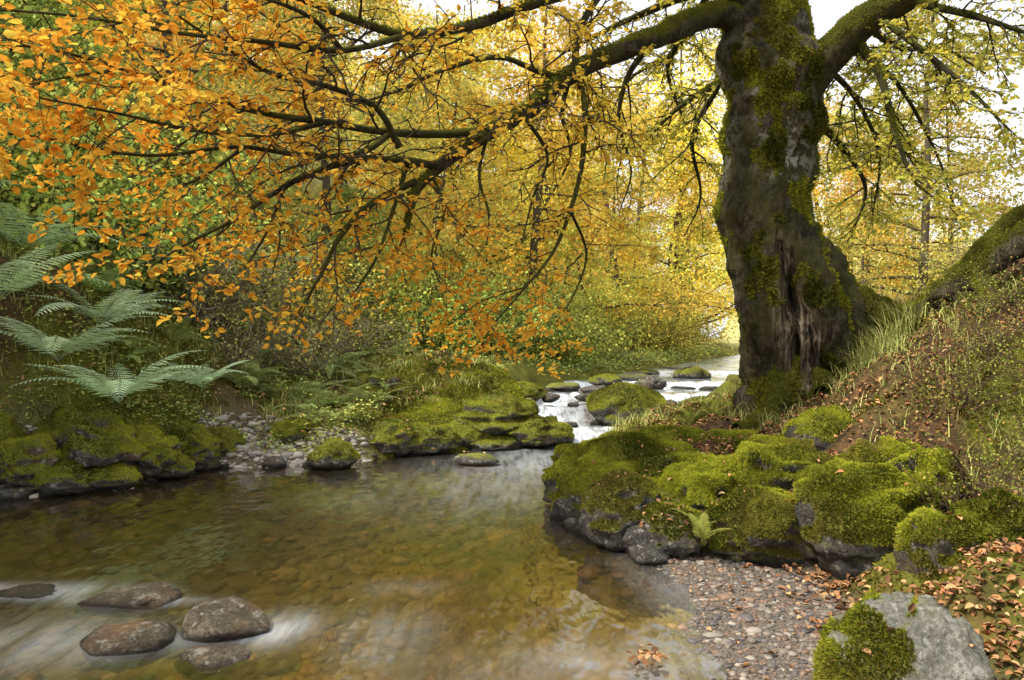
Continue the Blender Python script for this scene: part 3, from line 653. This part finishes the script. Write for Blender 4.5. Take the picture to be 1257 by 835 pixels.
sY=shrub('yellow_shrub',1.2,1.7,[(.72,.62,.13),(.80,.64,.11),(.48,.52,.11),(.38,.43,.1)],4000,.065)
scat(sY,'yellow_shrub',rp(10,-9,-3,11,16,1.5)+rp(14,-5,4,15,24,1.2,cond=LEFTB)+rp(8,6,14,13,24,1.5)+rp(12,1,9,20,32,.8,3.5,cond=LEFTB),.8,1.35)
sB=shrub('bare_thicket',1.3,1.6,[(.44,.48,.16),(.54,.46,.14)],2000,.045,(.30,.26,.19),30)
scat(sB,'bare_thicket',[(-3.9,10.8),(-3.2,11.4),(-4.6,10.6),(-2.7,12.4),(-3.8,12.2)]+rp(5,-8,-3,11,15,1.2)+rp(4,7,12,10,16,2),.8,1.2)
sR=shrub('bilberry_shrub',.5,.75,[(.26,.32,.07),(.38,.40,.08),(.18,.23,.06),(.4,.26,.07)],1500,.022,(.12,.075,.05),30)
scat(sR,'bilberry_shrub',[(3.0,4.9),(3.3,5.5),(3.9,5.2),(4.1,6.2),(3.2,4.2),(3.6,4.6),(3.8,5.7)],.7,1.0)
# ---------- ferns
def fern(name,nf,L0,pal,up=1.0,det=8):
    b=MB()
    for i in range(nf):
        a=6.283*i/nf+U(-.3,.3);L=L0*U(.75,1.1);o=np.array([math.cos(a),math.sin(a),0]);s=np.array([-math.sin(a),math.cos(a),0])
        an=U(.8,1.3)*up;pp=[np.array([0,0,0.])];m=26;bd=.046*U(.7,1.3)
        for k in range(m):
            pp.append(pp[-1]+(o*math.cos(an)+np.array([0,0,math.sin(an)])+s*.05*math.sin(k*.3+i))*L/m);an-=bd
        pp=np.array(pp);c=pick(pal,1,.15)[0];tube(b,pp,np.linspace(.005,.0012,m+1),4,c*.7)
        for k in range(4,m):
            t=k/m;pl=L*.25*min(1,(t-.03)/.2)*(1-t)**.8+.008
            tg=nrm(pp[k+1]-pp[k]);up_=np.cross(tg,s)
            for sg in(-1,1):
                d=nrm(s*sg+tg*.35+np.array([0,0,-.1])+rng.normal(size=3)*.05);q=np.linspace(.1,.9,det);sp_=L/m
                base=pp[k]+d*q[:,None]*pl;base[:,2]-=(q**2)*pl*.15
                w=sp_*.5*(1-q*.7)*min(1,pl/(L*.1))+.001
                ax=np.concatenate([nrm(tg+d*.6)*np.ones((det,1)),nrm(-tg+d*.6)*np.ones((det,1))])
                nn=np.cross(d,tg)*sg
                leaves(b,np.concatenate([base,base]),ax,np.tile(nn,(2*det,1)),np.concatenate([w,w]),np.clip(np.tile(c,(2*det,1))*(1+.12*rng.normal(size=(2*det,1))),.01,1),0,.62,True)
                leaves(b,pp[k][None],(d*pl-np.array([0,0,pl*.12]))[None],nn[None],[pl],c[None],0,min(.3,sp_*.42/pl),True)
    return b.build(name,[M_fern])
f1=fern('fern',13,1.15,[(.62,.76,.50),(.70,.82,.58),(.54,.66,.40)],.95)
def hh_(x,y): return float(H(np.array([x]),np.array([y]))[0])
f1.location=(-4.25,8.0,max(.82,hh_(-4.25,8.0)))
for i,(x,y,z,s) in enumerate([(-4.85,7.9,.95,1.0),(-5.5,7.9,1.2,1.1),(-4.8,8.6,1.05,1.),(-5.7,8.7,1.5,1),(-6.3,7.9,1.5,1),(-3.9,9.3,.9,.65)]):
    inst('fern',f1,(x,y,max(z,hh_(x,y)) if z<1 else hh_(x,y)),i*1.7,s,(U(-.1,.1),U(-.1,.1)))
f2=fern('fern',9,.65,[(.40,.48,.18),(.48,.54,.22),(.34,.42,.15)],.8,6)
scat(f2,'fern',rp(44,-6.5,-2.0,8.6,12.5,.6,3)+rp(30,-3,2,13,19,.8,cond=LEFTB)+rp(60,1,9,16,28,.3,3.5,cond=LEFTB)+rp(16,4.2,9,8,14,2),.6,1.3,.2)
f3=fern('bracken',8,.9,[(.56,.36,.1),(.62,.46,.14),(.48,.38,.1)],.75,6)
scat(f3,'bracken',rp(30,5,11,9,20,2.2)+rp(8,-6,-3,11,15,1.5),.7,1.2,.2)
f4=fern('small_fern',6,.3,[(.46,.50,.12),(.38,.44,.1)],1.25,7)
f4.location=P(862,665,4.85)
inst('small_fern',f4,P(850,522,8.2),1,1.3);inst('small_fern',f4,P(875,515,8.0),2,1.3)
# ---------- grass
def grass(b,x,y,L,pal,lean=.5,z=None,w=.005):
    n=len(x);z=H(x,y)-.01 if z is None else z;a=U(0,6.283,n);o=np.stack([np.cos(a),np.sin(a),np.zeros(n)],1);s=np.stack([-np.sin(a),np.cos(a),np.zeros(n)],1)
    L=L[:,None];ln=U(.2,1.,(n,1))*lean;base=np.stack([x,y,z],1);V=[]
    for k,t in enumerate((0,.35,.7,1)):
        c=base+np.array([0,0,1.])*L*(t-.55*ln*t*t)+o*L*ln*t*t*1.1;ww=w*(1-t*.9)
        V+= [c-s*ww,c+s*ww]
    V=np.stack(V,1).reshape(-1,3);q=np.arange(n)[:,None]*8
    f=np.concatenate([q+[0,1,3,2],q+[2,3,5,4],q+[4,5,7,6]])
    b.add(V,f,np.repeat(pick(pal,n,.2),8,0))
GP=[(.32,.38,.11),(.46,.48,.15),(.24,.3,.08),(.56,.5,.22)]
g=MB()
def tufts(n,per,x0,x1,y0,y1,dmin,dmax,L,lean,cond=None,sp=.07):
    c=np.array(rp(n,x0,x1,y0,y1,dmin,dmax,cond));x=np.repeat(c[:,0],per)+rng.normal(size=n*per)*sp;y=np.repeat(c[:,1],per)+rng.normal(size=n*per)*sp
    k=sdf(x,y)>.12;x=x[k];y=y[k];grass(g,x,y,U(.5,1.1,len(x))*L,GP,lean)
tufts(160,26,-6.5,-2,7.4,12.5,.6,2.5,.28,1.1)
tufts(80,26,-2.5,.3,10.4,15,.6,3,.24,1.1)
tufts(80,26,1.2,5,8.2,13,.5,3,.26,.9,lambda x,y:x>xc(y))
tufts(120,26,2.4,5,4.5,8,1.8,4.5,.24,1.1)
tufts(90,40,3.4,9,8.2,16,2.6,8,.35,.8)
tufts(200,24,-2,9,14,28,.3,5,.38,1,LEFTB)
c=np.array([P(1075,0,7.4)[:2],P(1095,0,7.3)[:2],P(1060,0,7.3)[:2],P(1110,0,7.2)[:2],P(1085,0,7.1)[:2]]);x=np.repeat(c[:,0],110)+rng.normal(size=550)*.08;y=np.repeat(c[:,1],110)+rng.normal(size=550)*.08
grass(g,x,y,U(.3,.6,550),GP,.9)
g.build('grass',[M_grass])
# moss carpet
def gnorm(x,y):
    e=.04;hx=(H(x+e,y)-H(x-e,y))/(2*e);hy=(H(x,y+e)-H(x,y-e))/(2*e);return nrm(np.stack([-hx,-hy,np.ones_like(x)],1))
mc_=MB()
def carpet(n,x0,x1,y0,y1,dmin,dmax,h,gain=1.):
    x=U(x0,x1,n);y=U(y0,y1,n);d=sdf(x,y);k=(d>dmin)&(d<dmax)&(beachmask(x,y)<.3);x=x[k];y=y[k]
    k=litmask(x,y,x-xc(y))<.6;x=x[k];y=y[k];blades(mc_,np.stack([x,y,H(x,y)],1),gnorm(x,y),h,0,gain)
carpet(130000,-6.5,-1.5,6.8,11.5,.02,2.2,.03,.85)
carpet(110000,-2.5,.8,9.8,13.5,.02,2.5,.03,.85)
carpet(90000,.5,4.6,3.6,10.5,.3,4.5,.026,.75)
carpet(60000,3.0,7,5,12,2.2,7,.04,.7)
mc_.build('moss_carpet',[M_fuzz])
# ---------- undergrowth
u_=MB()
def under(n,x0,x1,y0,y1,dmin,dmax,hh,ls,pal,cond=None,thr=-.1,sd=3):
    x=U(x0,x1,n);y=U(y0,y1,n);d=sdf(x,y);k=(d>dmin)&(d<dmax)&(fb2(x,y,1.6,3,sd)>thr)
    if cond is not None:k&=cond(x,y)
    x=x[k];y=y[k];m=len(x);cl=np.clip(.5+fb2(x,y,3.,2,sd+5),.1,1)
    p=np.stack([x,y,H(x,y)+rng.random(m)**1.3*hh*cl],1);nn=nrm(np.array([0,0,1.])+rng.normal(size=(m,3))*.5)
    leaves(u_,p,rng.normal(size=(m,3))*[1,1,.3],nn,U(.6,1.3,m)*ls,pick(pal,m,.25),0,.7,True)
under(50000,-7,-1.8,7,13,.3,6,.35,.045,[(.34,.42,.13),(.46,.50,.15),(.24,.31,.09),(.52,.5,.13)],LEFTB)
under(12000,-3,1,10,15,.4,5,.16,.035,[(.38,.42,.12),(.5,.52,.13),(.3,.35,.1)],LEFTB,.1)
under(8000,1,6,7.5,14,.3,6,.16,.035,[(.3,.33,.08),(.4,.4,.09),(.4,.27,.09)],lambda x,y:x>xc(y),.1)
under(6000,3.4,12,8,20,2.6,12,.25,.045,[(.28,.3,.07),(.42,.36,.09),(.42,.26,.08)],None,.15)
under(40000,-12,8,13,30,.4,20,.5,.08,[(.40,.46,.13),(.52,.54,.15),(.6,.55,.14)],None,-.1)
under(60000,0,10,15,30,.1,4,.45,.06,[(.34,.42,.12),(.46,.50,.14),(.55,.52,.15),(.24,.31,.09)],LEFTB,-.5)
u_.build('undergrowth',[M_shrub])
# ---------- litter
lb=MB()
LP=[(.38,.18,.08),(.28,.13,.065),(.44,.25,.12),(.18,.1,.06),(.5,.34,.18)]
def litter(x,y,s0,s1,z=None,lift=.012):
    n=len(x);z=H(x,y) if z is None else z;p=np.stack([x,y,z+U(.004,lift,n)],1);nn=nrm(np.array([0,0,1.])+rng.normal(size=(n,3))*.4)
    leaves(lb,p,rng.normal(size=(n,3))*[1,1,.25],nn,U(s0,s1,n),pick(LP,n,.3),0,.6,False,.28)
x=U(1.,7,26000);y=U(2.6,14,26000);k=(sdf(x,y)>.9)&(litmask(x,y,x-xc(y))>.3)&(x>xc(y));litter(x[k],y[k],.03,.06,lift=.05)
x=U(1.,7,6500);y=U(2.6,14,6500);k=(sdf(x,y)>.6)&(x>xc(y));litter(x[k],y[k],.03,.06,lift=.07)
x=U(1.,2.4,500);y=U(2.6,5.5,500);k=(sdf(x,y)>.1)&(rng.random(500)<.3);litter(x[k],y[k],.03,.05,lift=.03)
x=U(1.55,2.6,1900);y=U(2.5,3.8,1900);litter(x,y,.025,.052,lift=.07)
x=U(-5.5,-1.,2500);y=U(7.5,12,2500);k=sdf(x,y)>.25;litter(x[k],y[k],.03,.055,lift=.25)
c=P(795,775,3.45);x=c[0]+rng.normal(size=30)*.035;y=c[1]+rng.normal(size=30)*.035;litter(x,y,.03,.05,z=np.full(30,.01),lift=.04)
tp=np.concatenate(rocktops[:40]);k=rng.integers(0,len(tp),600);q=tp[k];litter(q[:,0],q[:,1],.025,.05,z=q[:,2]+.012,lift=.02)
lb.build('fallen_leaves',[M_lit])

# ---------- light
el=math.radians(50);az=math.radians(-115)
d=Vector((math.sin(az)*math.cos(el),math.cos(az)*math.cos(el),math.sin(el)))
sl_=bpy.data.lights.new('sun','SUN');sl_.energy=5.0;sl_.angle=math.radians(6);sl_.color=(1,.91,.75)
so=bpy.data.objects.new('sun',sl_);so.rotation_euler=d.to_track_quat('Z','Y').to_euler();so.location=(0,0,30);bpy.context.scene.collection.objects.link(so)
w=bpy.data.worlds.new('World');bpy.context.scene.world=w;w.use_nodes=True;nt=w.node_tree;bg=nt.nodes['Background']
sk=nt.nodes.new('ShaderNodeTexSky');sk.sky_type='NISHITA';sk.sun_disc=False;sk.sun_elevation=el;sk.sun_rotation=az;sk.dust_density=7;sk.air_density=1.0;sk.ozone_density=1
tcn=N(nt,'ShaderNodeTexCoord');cn=noise(nt,2.2,5,tcn.outputs['Generated'])
cc=ramp(nt,cn.outputs['Fac'],[(.35,(7.9,8.1,8.5)),(.65,(11.4,11.4,11.2))]).outputs['Color']
lk(nt,mixc(nt,.82,sk.outputs[0],cc),bg.inputs[0]);bg.inputs[1].default_value=.15
cam=bpy.data.cameras.new('camera');cam.lens=26;cam.sensor_width=36;cam.clip_end=1000;cam.clip_start=.05
co=bpy.data.objects.new('camera',cam);co.location=(0,0,CZ);co.rotation_euler=(math.radians(90),0,0);bpy.context.scene.collection.objects.link(co);bpy.context.scene.camera=co
bpy.context.scene.view_settings.view_transform='Standard'
